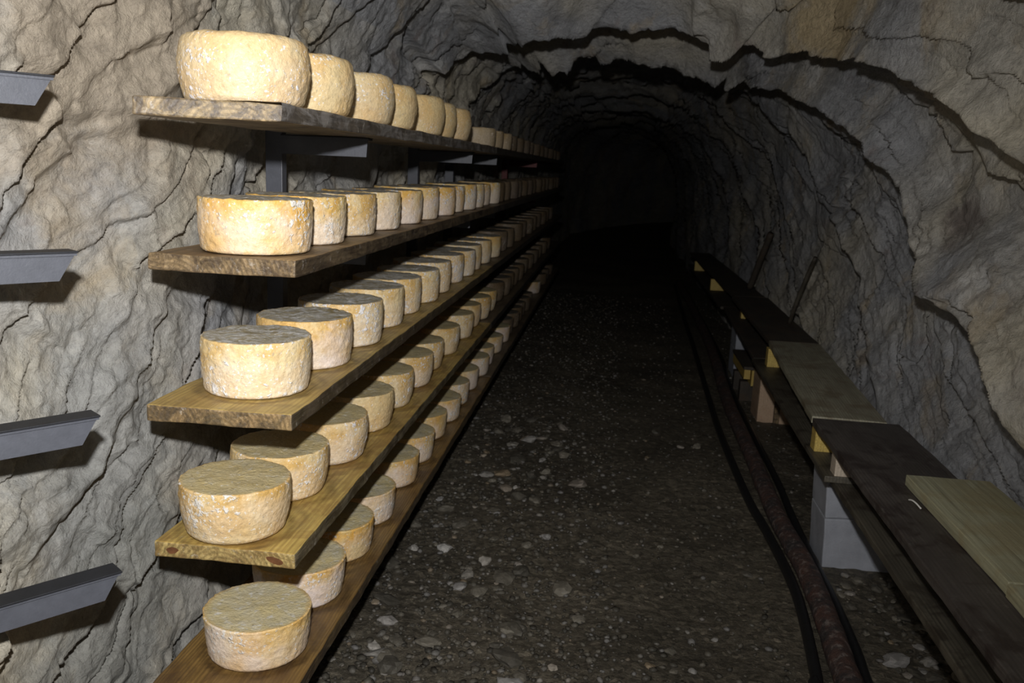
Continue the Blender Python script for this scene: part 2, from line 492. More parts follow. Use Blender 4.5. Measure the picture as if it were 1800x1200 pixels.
M['redsteel'] = mat_plain('red_painted_steel', (0.12, 0.013, 0.014), 0.5, 0.4)
M['concrete'] = mat_plain('pale_concrete', (0.36, 0.375, 0.42), 0.85, 0.25, 0.0, 0.16, 9, 0.004, 120)
M['hose'] = mat_plain('black_hose', (0.012, 0.012, 0.013), 0.42, 0.5, 0.0, 0.2, 30, 0.001, 90)
M['white'] = mat_plain('white_plastic', (0.75, 0.73, 0.68), 0.4, 0.5, 0.0, 0.05)


def mat_pipe():
    k = NT('rusty_pipe')
    o = k.coord()
    c = k.mix(k.ramp(k.noise(o, 14, 7, 0.7, 0.5), [(0.40, 0.0), (0.62, 1.0)]), (0.045, 0.038, 0.038), (0.105, 0.056, 0.044))
    c = k.mix(k.ramp(k.noise(k.vadd(o, (3, 1, 6)), 34, 6, 0.7), [(0.53, 0.0), (0.68, 0.8)]), c, (0.26, 0.22, 0.20))
    return k.done(c, 0.62, k.bump(k.noise(o, 45, 6, 0.7), 0.012, 0.9), 0.4)


def mat_ground():
    k = NT('wet_gravel_ground')
    o = k.coord()
    c = k.mix(k.ramp(k.noise(o, 1.4, 4, 0.6, 0.4), [(0.36, 0.0), (0.64, 1.0)]), (0.090, 0.078, 0.058), (0.150, 0.130, 0.096))
    vc = k.voro(o, 55, 'F1', 'Color')
    c = k.mix(1.0, c, k.ramp(k.sep(vc)[0], [(0.0, 0.55), (0.7, 1.0), (0.96, 1.3), (1.0, 1.9)]), 'MULTIPLY')
    c = k.mix(1.0, c, k.ramp(k.noise(o, 120, 5, 0.7), [(0.3, 0.6), (0.7, 1.35)]), 'MULTIPLY')
    n1 = k.bump(k.noise(o, 24, 6, 0.65), 0.02, 0.8)
    n2 = k.bump(k.noise(o, 75, 6, 0.7), 0.008, 0.8, n1)
    return k.done(c, 0.55, n2, 0.4)


def mat_stone(name, stuff=False, gain=1.0):
    k = NT(name)
    o = k.coord()
    if stuff:
        r = k.n('ShaderNodeNewGeometry').outputs['Random Per Island']
    else:
        r = k.rand()
    c = k.ramp(r, [(0.0, (0.07, 0.064, 0.052)), (0.45, (0.12, 0.108, 0.086)), (0.75, (0.18, 0.163, 0.13)), (0.88, (0.27, 0.26, 0.25)), (0.95, (0.24, 0.185, 0.12)), (1.0, (0.40, 0.39, 0.37))])
    c = k.mix(1.0, c, k.ramp(k.noise(o, 60 if stuff else 1.6, 5, 0.65), [(0.3, 0.65 * gain), (0.7, 1.25 * gain)]), 'MULTIPLY')
    return k.done(c, 0.55, k.bump(k.noise(o, 110 if stuff else 3.0, 4, 0.6), 0.003, 0.8), 0.35)


M['pipe'] = mat_pipe()
M['ground'] = mat_ground()
M['stone'] = mat_stone('loose_stone', False, 1.05)
M['gravel'] = mat_stone('loose_gravel', True, 0.62)

# ------------------------------------------------------------------ the tunnel: walls and roof as one folded rock surface, cut in three
prof = np.array([(-1.20, -1.85), (-1.205, -1.55), (-1.225, -1.1), (-1.235, -0.6), (-1.225, -0.15), (-1.195, 0.25), (-1.10, 0.58), (-0.86, 0.85), (-0.45, 1.02),
                 (0.05, 1.07), (0.52, 0.99), (0.92, 0.78), (1.20, 0.46), (1.36, 0.10), (1.42, -0.35), (1.415, -0.8), (1.37, -1.2), (1.36, -1.55), (1.36, -1.85)])


def spline(P, n_per):
    out = []
    for i in range(len(P) - 1):
        p0 = P[max(i - 1, 0)]; p1 = P[i]; p2 = P[i + 1]; p3 = P[min(i + 2, len(P) - 1)]
        for t in np.linspace(0, 1, n_per, endpoint=False):
            out.append(0.5 * (2 * p1 + (p2 - p0) * t + (2 * p0 - 5 * p1 + 4 * p2 - p3) * t * t + (3 * p1 - p0 - 3 * p2 + p3) * t ** 3))
    out.append(P[-1])
    return np.array(out)


fine_prof = spline(prof, 60)
seg = np.linalg.norm(np.diff(fine_prof, axis=0), axis=1)
arc = np.concatenate([[0], np.cumsum(seg)])
LTOT = arc[-1]


def arc_at(i):
    return arc[i * 60]


s_left = np.arange(0.0, arc_at(6), 0.0052)                  # lower left wall to the spring of the roof
s_roof = np.arange(arc_at(6), arc_at(12), 0.0105)
s_right = np.arange(arc_at(12), LTOT, 0.0085)
S = np.concatenate([s_left, s_roof, s_right, [LTOT]])
iL = len(s_left); iR = len(s_left) + len(s_roof)
ys = [-2.5]
while ys[-1] < 46:
    y = ys[-1]
    if y < 0.9:
        st = 0.08
    elif y < 1.25:
        st = 0.02
    elif y < 2.9:
        st = 0.0062
    elif y < 6.5:
        st = 0.0062 + (y - 2.9) * 0.0036
    elif y < 11:
        st = 0.02 + (y - 6.5) * 0.012
    else:
        st = 0.1 if y < 16 else 0.3
    ys.append(y + st)
Yv = np.array(ys)
px = np.interp(S, arc, fine_prof[:, 0]); pz = np.interp(S, arc, fine_prof[:, 1])
tx = np.gradient(px, S); tz = np.gradient(pz, S)
ln = np.hypot(tx, tz); tx /= ln; tz /= ln
nx, nz = tz, -tx                                                # inward normal
YY, SS = np.meshgrid(Yv, S, indexing='ij')
X = np.broadcast_to(px, YY.shape).astype(np.float32); Z = np.broadcast_to(pz, YY.shape).astype(np.float32)
Y = YY.astype(np.float32)
wl = 1 - sstep(-1.15, -0.6, X)      # 1 on the left wall
wr = sstep(0.6, 1.25, X)                                                  # 1 on the right wall
t = Y + 0.565 * np.maximum(X, 0) + 0.45 * wr - wr * 1.7 * (Z - 0.8) - wl * 1.25 * (Z - 0.5)
along = SS + 0.8 * Y * wl - 0.9 * Y * wr                                  # runs along the ledges
w1 = perlin(X * 0.9, Y * 0.9, Z * 0.9); w2 = perlin(X * 2.3 + 4, Y * 2.3, Z * 2.3)
w3 = perlin(X * 6.1, Y * 6.1 + 7, Z * 6.1); w4 = perlin(X * 17, Y * 17, Z * 17 + 3)
w5 = perlin(X * 40, Y * 40 + 5, Z * 40)
tw = t + 0.30 * w1 + 0.15 * w2 + 0.065 * w3 + 0.024 * w4 + 0.007 * w5
aw = along + 0.20 * w2 + 0.09 * w3 + 0.02 * w4


def slabs(u, v, seed, tilt, off, soft=0.06, iso=0.0):
    """cellular slabs: every cell is a plate with its own height and tilt, broken off along its edges"""
    ui = np.floor(u).astype(np.int32); vi = np.floor(v).astype(np.int32)
    b1 = np.full(u.shape, 1e9, np.float32); b2 = b1.copy()
    h1 = np.zeros(u.shape, np.float32); h2 = h1.copy()

    def hs(a, b, k):
        q = np.sin((a * 127.1 + b * 311.7 + seed * 17.3 + k * 74.7).astype(np.float64)) * 43758.5453
        return (q - np.floor(q)).astype(np.float32)
    for di in (-1, 0, 1):
        for dj in (-1, 0, 1):
            ci = ui + di; cj = vi + dj
            cu = ci + 0.15 + 0.7 * hs(ci, cj, 0); cv = cj + 0.15 + 0.7 * hs(ci, cj, 1)
            d = (u - cu) ** 2 + (v - cv) ** 2
            gu = (0.35 + 0.65 * hs(ci, cj, 3)) * (1 - iso) + iso * 2 * (hs(ci, cj, 3) - 0.5)
            gv = (0.6 + 1.4 * iso) * (hs(ci, cj, 4) - 0.5)
            val = off * (hs(ci, cj, 2) - 0.5) * 2 + tilt * ((u - cu) * gu + (v - cv) * gv)
            m = d < b1
            m2_ = (~m) & (d < b2)
            h2 = np.where(m, h1, np.where(m2_, val, h2)); b2 = np.where(m, b1, np.where(m2_, d, b2))
            h1 = np.where(m, val, h1); b1 = np.where(m, d, b1)
    w = 0.5 + 0.5 * sstep(0.0, soft, np.sqrt(b2) - np.sqrt(b1))
    return (h1 * w + h2 * (1 - w)).astype(np.float32)


def ledges(x):
    """(position along t, depth): rock swells inward, then breaks off sharply"""
    L = [(-4, .2), (-2.2, .2), (-0.8, .2), (0.6, .18), (1.7, .22), (2.6, .16), (3.5, .26), (4.2, .10), (4.95, .48), (5.65, .15), (6.45, .46), (7.4, .10), (8.6, .22),
         (10.4, .16), (12.2, .22), (14, .3), (16, .25), (18.5, .3), (21, .25), (24, .3), (28, .3), (33, .3), (38, .3), (44, .3), (50, .3)]
    out = np.zeros(x.shape, np.float32)
    for (a, da), (b, db) in zip(L[:-1], L[1:]):
        f = (x - a) / (b - a)
        lip = 0.070 / (b - a)
        v = np.where(f < 1 - lip, db * np.clip(f / (1 - lip), 0, 1) ** 1.7, db * (1 - sstep(1 - lip, 1, f)))
        out = np.where((f >= 0) & (f < 1), v, out)
    return out


m1 = sstep(-0.35, 0.25, perlin(X * 0.8 + 9, Y * 0.8, Z * 0.8))
m2 = sstep(-0.05, 0.45, perlin(X * 1.3, Y * 1.3 + 3, Z * 1.3 + 8))
m3 = sstep(-0.1, 0.5, perlin(X * 1.9 + 2, Y * 1.9, Z * 1.9 + 5))
big = (1 - wl) * (1 - 0.50 * wr) + 0.16 * wl
tb = t + 0.30 * w1 + 0.17 * w2 + 0.055 * w3 + 0.010 * w4
hl = big * ledges(tb)
for _ in range(2):                                        # no sharper than the mesh can carry
    hl[1:-1] = 0.25 * hl[:-2] + 0.5 * hl[1:-1] + 0.25 * hl[2:]
    hl[:, 1:-1] = 0.25 * hl[:, :-2] + 0.5 * hl[:, 1:-1] + 0.25 * hl[:, 2:]
h = hl - 0.13 * (1 - wl) * (1 - wr)
k_ = 0.75 + 0.55 * (1 - wl) * (1 - wr)
h += k_ * slabs(tw / 0.42, aw / 0.85, 1.0, 0.060, 0.026, 0.055)
h += k_ * (0.35 + 0.65 * m2) * slabs(tw / 0.15 + 3.3, aw / 0.40, 2.0, 0.022, 0.009, 0.10)
h += (0.05 + 0.95 * m3) * (2.6 - 1.6 * wl) * slabs(tw / 0.05 + 7.3, aw / 0.16, 3.0, 0.0075, 0.0032, 0.22)
h += (1 - 0.75 * wl) * (0.3 + 0.7 * m2) * slabs(tw / 0.10 + 1.7, aw / 0.80, 6.0, 0.040, 0.014, 0.14)
h += wl * (0.55 + 0.45 * m1) * slabs(Y / 0.17 + 0.35 * w3, SS / 0.21 + 0.35 * w2, 4.0, 0.034, 0.008, 0.20, 1.0)
h += (0.35 + 0.65 * wl) * slabs(Y / 0.062 + 0.4 * w4, SS / 0.075 + 0.4 * w3, 5.0, 0.012, 0.003, 0.25, 1.0)
h += 0.045 * fbm(X * 0.8, Y * 0.8 + 2, Z * 0.8, 2) + 0.018 * fbm(X * 2.6 + 1, Y * 2.6, Z * 2.6, 2)
h += (0.004 + 0.006 * m3) * fbm(X * 9, Y * 9, Z * 9, 3, 0.6)
# narrow cracks that follow and cross the foliation
cr = np.abs(perlin(tw * 1.5 + 3, aw * 0.55, 0 * X + 2.5))
h -= 0.034 * (1 - sstep(0.0, 0.022, cr)) * sstep(0.0, 0.35, perlin(X * 1.1, Y * 1.1 + 9, Z * 1.1) + 0.18 * wl * sstep(-0.3, 0.3, Z))
cr = np.abs(perlin(tw * 2.9 + 8, aw * 1.2, 0 * X + 6.5))
h -= 0.010 * (1 - sstep(0.0, 0.030, cr)) * sstep(0.1, 0.5, perlin(X * 1.7, Y * 1.7 + 2, Z * 1.7))
# drilled half-hole high on the left
hy0, hs0, hy1, hs1 = 4.50, 2.47, 5.25, 2.33
ux, us = hy1 - hy0, hs1 - hs0
uu = np.clip(((Y - hy0) * ux + (SS - hs0) * us) / (ux * ux + us * us), 0, 1)
dd = np.hypot(Y - hy0 - uu * ux, SS - hs0 - uu * us)
h -= np.sqrt(np.maximum(0.055 ** 2 - dd ** 2, 0)) * 1.7
PX = X + nx * h; PY = Y + 0.45 * np.clip(h, -0.1, 0.35) * (1 - wl); PZ = Z + nz * h
# the racks and benches stand clear of the rock
lim = -1.150 - 0.012 * perlin(X * 5, Y * 5, Z * 5)
zone = sstep(1.45, 1.75, Y) * (1 - sstep(12, 13, Y)) * (1 - sstep(0.08, 0.34, PZ))
over = np.maximum(PX - lim, 0) * wl
PX = PX - zone * over * 0.96 - 0.05 * wl * (1 - sstep(1.75, 2.25, Y))
limr = 1.295 + 0.012 * perlin(X * 5, Y * 5 + 4, Z * 5)
zr = (1 - sstep(-0.86, -0.62, PZ)) * wr
PX = PX + zr * np.maximum(limr - PX, 0) * 0.96
PX = PX + 0.03 * np.maximum(PY - 20, 0) ** 2          # the tunnel bends away to the right
G = np.stack([PX, PY, PZ], -1)
FOL = np.stack([tw, aw, Y * 0.6 + Z], -1)


def rock_part(name, a, b, mat):
    me = grid_mesh(name, G[:, a:b], True, True, {'foliation': FOL[:, a:b]})
    o = link(name, me, mat)
    o['kind'] = 'structure'
    return o


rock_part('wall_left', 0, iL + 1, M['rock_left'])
rock_part('ceiling', iL, iR + 1, M['rock_roof'])
rock_part('wall_right', iR, len(S), M['rock_right'])

# ------------------------------------------------------------------ floor
fx = np.linspace(-1.55, 1.75, 300)
fy = [-2.5]
while fy[-1] < 46:
    y = fy[-1]
    fy.append(y + (0.08 if y < 1.8 else 0.012 if y < 4.2 else 0.02 if y < 7 else 0.06 if y < 12 else 0.25))
fy = np.array(fy)
FX, FY = np.meshgrid(fx, fy, indexing='xy')


def floor_h(x, y):
    x = np.asarray(x, np.float64); y = np.asarray(y, np.float64)
    hgt = FLOOR_Z + 0.022 * perlin(x * 1.3, y * 1.3, 0 * x + 0.5) + 0.010 * perlin(x * 4, y * 4, 0 * x + 2.5)
    hgt = hgt + 0.030 * (1 - sstep(-0.75, -0.2, x)) * 0.6
    hgt = np.where(x > 0.9, FLOOR_Z + (hgt - FLOOR_Z) * 0.5, hgt)
    return hgt


FZ = floor_h(FX, FY) + 0.006 * fbm(FX * 16, FY * 16, 0 * FX + 4.2, 3, 0.6) * (0.6 + 0.4 * sstep(0.1, -0.4, FX))
floor = link('floor', grid_mesh('floor', np.stack([FX + 0.03 * np.maximum(FY - 20, 0) ** 2, FY, FZ], -1), True, True), M['ground'])
floor['kind'] = 'structure'

# ------------------------------------------------------------------ shelf uprights with brackets


def bracket_mesh(name, length, hgt, slant, mirror=1):
    """angle-iron arm along +X from the post: web below, thin flange on top"""
    t_ = 0.005; w_ = 0.042
    y0 = 0.0
    V = [(0, y0, 0), (length, y0, 0), (length - slant, y0, -hgt), (0, y0, -hgt),
         (0, y0 + t_, 0), (length, y0 + t_, 0), (length - slant, y0 + t_, -hgt), (0, y0 + t_, -hgt),
         (0, y0 - 0.004, 0), (length + 0.004, y0 - 0.004, 0), (length + 0.004, y0 + w_, 0), (0, y0 + w_, 0),
         (0, y0 - 0.004, 0.005), (length + 0.004, y0 - 0.004, 0.005), (length + 0.004, y0 + w_, 0.005), (0, y0 + w_, 0.005)]
    F = [(0, 3, 2, 1), (4, 5, 6, 7), (1, 2, 6, 5), (3, 7, 6, 2), (0, 4, 7, 3),
         (8, 9, 10, 11), (12, 15, 14, 13), (8, 12, 13, 9), (9, 13, 14, 10), (10, 14, 15, 11), (11, 15, 12, 8)]
    return mesh_from(name, V, F)


def upright(loc, rz, length, zs, ztop, zbot, label, slant, mat, hgt=0.052, pw=0.056):
    root = empty('shelf_upright', (loc[0], loc[1], zbot), rz)
    link('post', rounded_box('post', -pw, 0.0, 0.006, 0.046, 0.0, ztop - zbot, 0.002), mat, root)
    for zz in zs:
        b = link('bracket', bracket_mesh('bracket', length, hgt, slant), mat, root, (0, 0, zz - zbot))
        link('top_strip', rounded_box('top_strip', -0.0, length + 0.006, -0.006, 0.044, 0.0052, 0.0092, 0.001), M['strip'], b)
    return tag(root, label, 'shelf upright', 'steel uprights carrying the shelves')


BT = 0.040                                                     # board thickness
bz = [z - BT - 0.0095 for z in SHELF_Z]
upright((-1.081, 2.75), 0, 0.285, bz, 0.20, FLOOR_Z - 0.02, 'grey steel upright behind the near cheeses, the first one carrying boards', 0.004, M['steel'])
upright((-1.081, 4.70), 0, 0.300, bz, 0.18, FLOOR_Z - 0.02, 'grey steel upright halfway along the near boards, second one carrying boards', 0.004, M['steel'])
upright((-1.081, 5.74), 0, 0.290, bz, 0.18, FLOOR_Z - 0.02, 'dim grey steel upright just beyond where the near boards end', 0.004, M['steel'])
upright((-1.081, 8.60), 0, 0.290, bz, 0.18, FLOOR_Z - 0.02, 'dark red steel upright far back on the left wall', 0.004, M['redsteel'])
# empty arms in the left foreground: one arm per level on an upright just out of frame
tips = [(-1.084, 1.6, 0.1457 - 0.02), (-1.056, 1.6, -0.197 - 0.01), (-1.027, 1.6, -0.541), (-0.996, 1.6, -0.881)]
ang = math.radians(52)
arm_label = ['bare grey steel bracket arm at the upper left, topmost of the four', 'bare grey steel bracket arm on the left rock, second from the top',
             'bare grey steel bracket arm on the left rock, third from the top', 'bare grey steel bracket arm at the lower left, lowest of the four']
for (x_, y_, z_), lab in zip(tips, arm_label):
    L_ = 0.36
    d = Vector((math.cos(ang), math.sin(ang), 0)) * L_
    root = empty('bracket_arm', (x_ - d.x, y_ - d.y, z_), ang)
    link('web', bracket_mesh('web', L_, 0.049, 0.030), M['steel'], root)
    link('top_strip', rounded_box('top_strip', 0.0, L_ + 0.006, -0.007, 0.046, 0.0052, 0.0095, 0.001), M['strip'], root)
    tag(root, lab, 'bracket', 'bare bracket arms in the left foreground')

# per level: list of (Y, X, style-scale); measured along each shelf
LEVELS = [
    [2.05, 2.385, 2.825, 3.150, 3.664, 3.975, 4.290, 5.34, 5.70, 6.07, 6.52, 6.92, 7.36, 7.82, 8.33, 8.85, 9.43, 10.01, 10.66, 11.30],
    [2.074, 2.362, 2.70, 2.99, 3.34, 3.65, 4.01, 4.335, 4.63, 4.92, 5.23, 5.56, 5.88, 6.22, 6.62, 6.98, 7.38, 7.78, 8.22, 8.72, 9.20, 9.74, 10.26, 10.83, 11.35],
    [2.085, 2.412, 2.735, 3.075, 3.375, 3.69, 3.99, 4.37, 4.66, 4.945, 5.32, 5.72, 6.18, 6.50, 7.09, 7.50, 7.95, 8.41, 8.92, 9.42, 9.98, 10.51],
    [2.002, 2.282, 2.60, 2.94, 3.25, 3.59, 3.90, 4.26, 4.69, 5.04, 5.335, 5.65, 6.10, 6.40, 6.70, 7.0, 7.32, 7.81, 8.24, 8.72, 9.26, 9.79, 10.39],
    [2.05, 2.37, 2.68, 2.98, 3.37, 3.67, 4.01, 4.32, 4.64, 4.98, 5.35, 5.65, 6.06, 6.46, 6.79, 7.11, 7.40, 7.69, 7.99, 8.31, 9.19, 9.94, 10.45, 10.92]]
XC = [[-0.893, -0.885, -0.885, -0.885, -0.885], [-0.8816, -0.886, -0.892, -0.885, -0.885], [-0.8896, -0.8805, -0.876, -0.886, -0.89],
      [-0.915, -0.908, -0.885, -0.885, -0.885], [-0.882, -0.886, -0.885, -0.885, -0.885]]


def ring_marks(me, lv):
    """damp rings left on the board by the wheels"""
    n = len(me.vertices)
    co = np.zeros(n * 3, np.float32); me.vertices.foreach_get('co', co); co = co.reshape(-1, 3)
    m = np.zeros(n, np.float32)
    for j, y in enumerate(LEVELS[lv]):
        if y > brk[lv] + 0.2:
            break
        xc = XC[lv][j] if j < 5 else -0.885
        for (dx, dy, rr, st) in ((0, 0, 0.141, 1.0), (0.016 * math.sin(j * 3.1), 0.05 * math.cos(j * 1.7), 0.150, 0.8)):
            d = np.hypot(co[:, 0] - xc - dx, co[:, 1] - y - dy)
            wob = 0.012 * perlin(co[:, 0] * 14 + j, co[:, 1] * 14, 0 * d + lv)
            m = np.maximum(m, st * (1 - sstep(0.003, 0.015, np.abs(d - rr + wob))))
    at = me.attributes.new('damp', 'FLOAT', 'POINT')
    at.data.foreach_set('value', m)


# ------------------------------------------------------------------ shelf boards
near_y = [1.80, 1.905, 1.872, 1.885, 1.05]
near_label = ['weathered grey top shelf board at the near end', 'dark brown second shelf board at the near end',
              'third shelf board with a yellowish top and a dark stained near end', 'golden pine fourth shelf board with two red knots in its near end',
              'wet brown bottom shelf board reaching the bottom of the picture']
brk = [5.16, 5.12, 5.16, 5.2, 5.3]
for i in range(5):
    o = link('shelf_board', rounded_box('shelf_board', -1.076 if i else -1.012, -0.716, near_y[i], brk[i], SHELF_Z[i] - BT, SHELF_Z[i], 0.004, (34, 300, 2), 0.0028, i + 1), M['wood'][i])
    ring_marks(o.data, i)
    tag(o, near_label[i], 'shelf board', 'near boards of the cheese shelves')
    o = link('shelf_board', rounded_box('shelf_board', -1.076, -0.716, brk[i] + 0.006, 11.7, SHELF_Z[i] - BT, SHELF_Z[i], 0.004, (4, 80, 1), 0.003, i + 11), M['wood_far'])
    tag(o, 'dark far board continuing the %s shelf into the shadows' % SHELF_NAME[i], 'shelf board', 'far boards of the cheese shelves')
# the near end of the top board is sawn askew
ob = [q for q in bpy.data.objects if q.name == 'shelf_board'][0]
for v in ob.data.vertices:
    if v.co.y < near_y[0] + 0.02:
        v.co.y += 0.072 - (-0.716 - v.co.x) * 0.40

# knots in the near end of the fourth board
boards = {o['label']: o for o in bpy.data.objects if o.name.startswith('shelf_board')}


def knot_mesh(w, hgt):
    V = [(0, 0, 0)]; F = []
    n = 18
    for k in range(n):
        a = 2 * math.pi * k / n
        V.append((w * math.cos(a) * (1 + 0.12 * math.sin(3 * a)), 0.0025, hgt * math.sin(a)))
    V[0] = (0, -0.0012, 0)
    for k in range(n):
        F.append((0, 1 + (k + 1) % n, 1 + k))
    return mesh_from('knot', V, F, True)


M['knot'] = mat_plain('red_knot_wood', (0.14, 0.060, 0.026), 0.35, 0.5, 0.0, 0.5, 30, 0.003, 90)
fb = boards[near_label[3]]
for (x_, z_, w_, h_, rot) in ((-1.026, -0.0205, 0.036, 0.0175, -0.10), (-0.770, -0.0210, 0.044, 0.0140, 0.24)):
    kn = link('knot', knot_mesh(w_, h_), M['knot'], fb, (x_, near_y[3] - 0.0008, SHELF_Z[3] + z_))
    kn.rotation_euler = (0, rot, 0)

# ------------------------------------------------------------------ cheese wheels
SIDE = [cheese_side('rind_cream', (0.78, 0.61, 0.33), (0.75, 0.52, 0.235), (0.80, 0.66, 0.45), -0.3, 1.0, 0.5),
        cheese_side('rind_orange', (0.80, 0.61, 0.28), (0.80, 0.47, 0.11), (0.88, 0.76, 0.64), 0.3, 2.0, 1.1),
        cheese_side('rind_mouldy', (0.84, 0.67, 0.38), (0.79, 0.52, 0.19), (0.87, 0.76, 0.60), 0.8, 3.0, 0.8),
        cheese_side('rind_golden', (0.80, 0.62, 0.33), (0.70, 0.45, 0.15), (0.85, 0.73, 0.57), 0.5, 4.0, 0.7),
        cheese_side('rind_pinkish', (0.82, 0.62, 0.31), (0.78, 0.49, 0.16), (0.87, 0.75, 0.66), 0.2, 5.0, 1.15)]
AGED_DIM = cheese_side('rind_aged_dimmed', (0.19, 0.14, 0.085), (0.15, 0.105, 0.06), (0.22, 0.18, 0.14), 0.0, 6.0)  # older brown rind, colour darkened further for flash falloff with distance
MID = cheese_side('rind_mid_dimmed', (0.55, 0.43, 0.26), (0.48, 0.35, 0.18), (0.58, 0.49, 0.38), 0.0, 7.0)  # mid-distance rind, part of the flash falloff put into its colour
TOP = [cheese_top('crust_cream', (0.78, 0.62, 0.34), (0.70, 0.54, 0.28), (0.74, 0.70, 0.62), 1.0),
       cheese_top('crust_grey', (0.38, 0.31, 0.18), (0.52, 0.49, 0.41), (0.74, 0.73, 0.72), 2.0, 1.25),
       cheese_top('crust_olive_grey', (0.40, 0.32, 0.17), (0.58, 0.55, 0.46), (0.78, 0.77, 0.75), 3.0, 1.35),
       cheese_top('crust_olive', (0.62, 0.50, 0.25), (0.58, 0.50, 0.31), (0.78, 0.75, 0.66), 4.0, 0.15),
       cheese_top('crust_straw', (0.66, 0.55, 0.29), (0.60, 0.54, 0.37), (0.76, 0.74, 0.69), 5.0, 0.3)]
AGED_DIM_TOP = cheese_top('crust_aged_dimmed', (0.13, 0.11, 0.075), (0.17, 0.15, 0.12), (0.24, 0.23, 0.22), 6.0)  # matching far crust, darkened likewise for distance from the flash


def cheese_mesh(R, H, edge_t, edge_b, bulge, taper, nseg, seed, rough, lip=0.0, fine=1):
    prof_ = []
    nb = 6 if fine else 3
    for k in range(4):
        prof_.append(((R * (1 - taper) - edge_b) * k / 4.0, 0.0))
    rb = R * (1 - taper)
    for k in range(nb + 1):
        a = -math.pi / 2 + (math.pi / 2) * k / nb
        prof_.append((rb - edge_b + edge_b * math.cos(a), edge_b + edge_b * math.sin(a)))
    nsd = 26 if fine else 8
    for k in range(1, nsd):
        u = k / nsd
        zz = edge_b + (H - edge_b - edge_t) * u
        rr = rb + (R - rb) * (1 - (1 - u) ** 2.2)
        rr += bulge * math.sin(math.pi * u)
        prof_.append((rr, zz))
    for k in range(nb + 1):
        a = (math.pi / 2) * k / nb
        prof_.append((R + lip - edge_t + edge_t * math.cos(a), H - edge_t + edge_t * math.sin(a)))
    itop = len(prof_) - 1
    nt = 12 if fine else 3
    for k in range(1, nt + 1):
        prof_.append(((R + lip - edge_t) * (1 - k / nt) + 0.0005, H - 0.0015 * math.sin(math.pi * k / nt)))
    P = np.array(prof_)
    n = len(P)
    th = np.linspace(0, 2 * math.pi, nseg, endpoint=False)
    r = P[:, 0][:, None]; z = P[:, 1][:, None]
    cx = r * np.cos(th); cy = r * np.sin(th); cz = z + 0 * th
    s = seed * 13.7
    # lumpy outline + pimpled rind
    lum = 0.012 * perlin(cx / R * 1.1 + s, cy / R * 1.1, cz * 6 + s)
    pim = rough * (0.0018 * perlin(cx * 55 + s, cy * 55, cz * 55) + 0.0011 * perlin(cx * 130, cy * 130 + s, cz * 130))
    pim += rough * 0.0030 * np.clip(perlin(cx * 80, cy * 80, cz * 80 + s) - 0.25, 0, 1)
    rad = np.hypot(cx, cy) + 1e-6
    wside = np.clip(r / R, 0, 1) ** 2
    rn = rad * (1 + lum * 0.35) + pim * wside
    zt = (z > H * 0.97) * (pim * 0.7 + 0.0020 * perlin(cx * 16, cy * 16 + s, cz))
    V = np.stack([cx / rad * rn, cy / rad * rn, cz + zt], -1)
    V = V.reshape(-1, 3)
    F = []; mi = []
    for i in range(n - 1):
        for k in range(nseg):
            k2 = (k + 1) % nseg
            F.append((i * nseg + k, i * nseg + k2, (i + 1) * nseg + k2, (i + 1) * nseg + k))
            mi.append(1 if i >= itop else 0)
    me = mesh_from('cheese_wheel', V, F, True)
    me.polygons.foreach_set('material_index', mi)
    return me


#        R      H     top   bottom bulge  taper rough lip
STYLE = [(0.1465, 0.155, 0.026, 0.022, 0.006, 0.045, 1.0, 0.0),
         (0.1365, 0.129, 0.005, 0.010, 0.0015, 0.035, 1.0, 0.0),
         (0.1360, 0.140, 0.0045, 0.012, 0.0015, 0.045, 0.9, 0.0),
         (0.1365, 0.138, 0.0045, 0.022, 0.002, 0.085, 0.9, 0.0),
         (0.1395, 0.122, 0.004, 0.016, -0.001, 0.070, 0.9, 0.001)]
LOOK = ['plump round-edged cream cheese wheel', 'straight-sided yellow cheese wheel', 'grey-topped pale cheese wheel', 'olive-topped golden cheese wheel', 'straw-topped pinkish cheese wheel']
FRONT = ['largest plump cream cheese wheel at the near end of the top shelf', 'orange-blotched cheese wheel with pale lower side, nearest on the second shelf',
         'cheese wheel flecked with blue-white mould, nearest on the third shelf', 'speckled cheese wheel with olive top overhanging the fourth shelf end',
         'straw-topped pinkish cheese wheel nearest the floor, at the bottom of the picture']
NUMBERED = 13
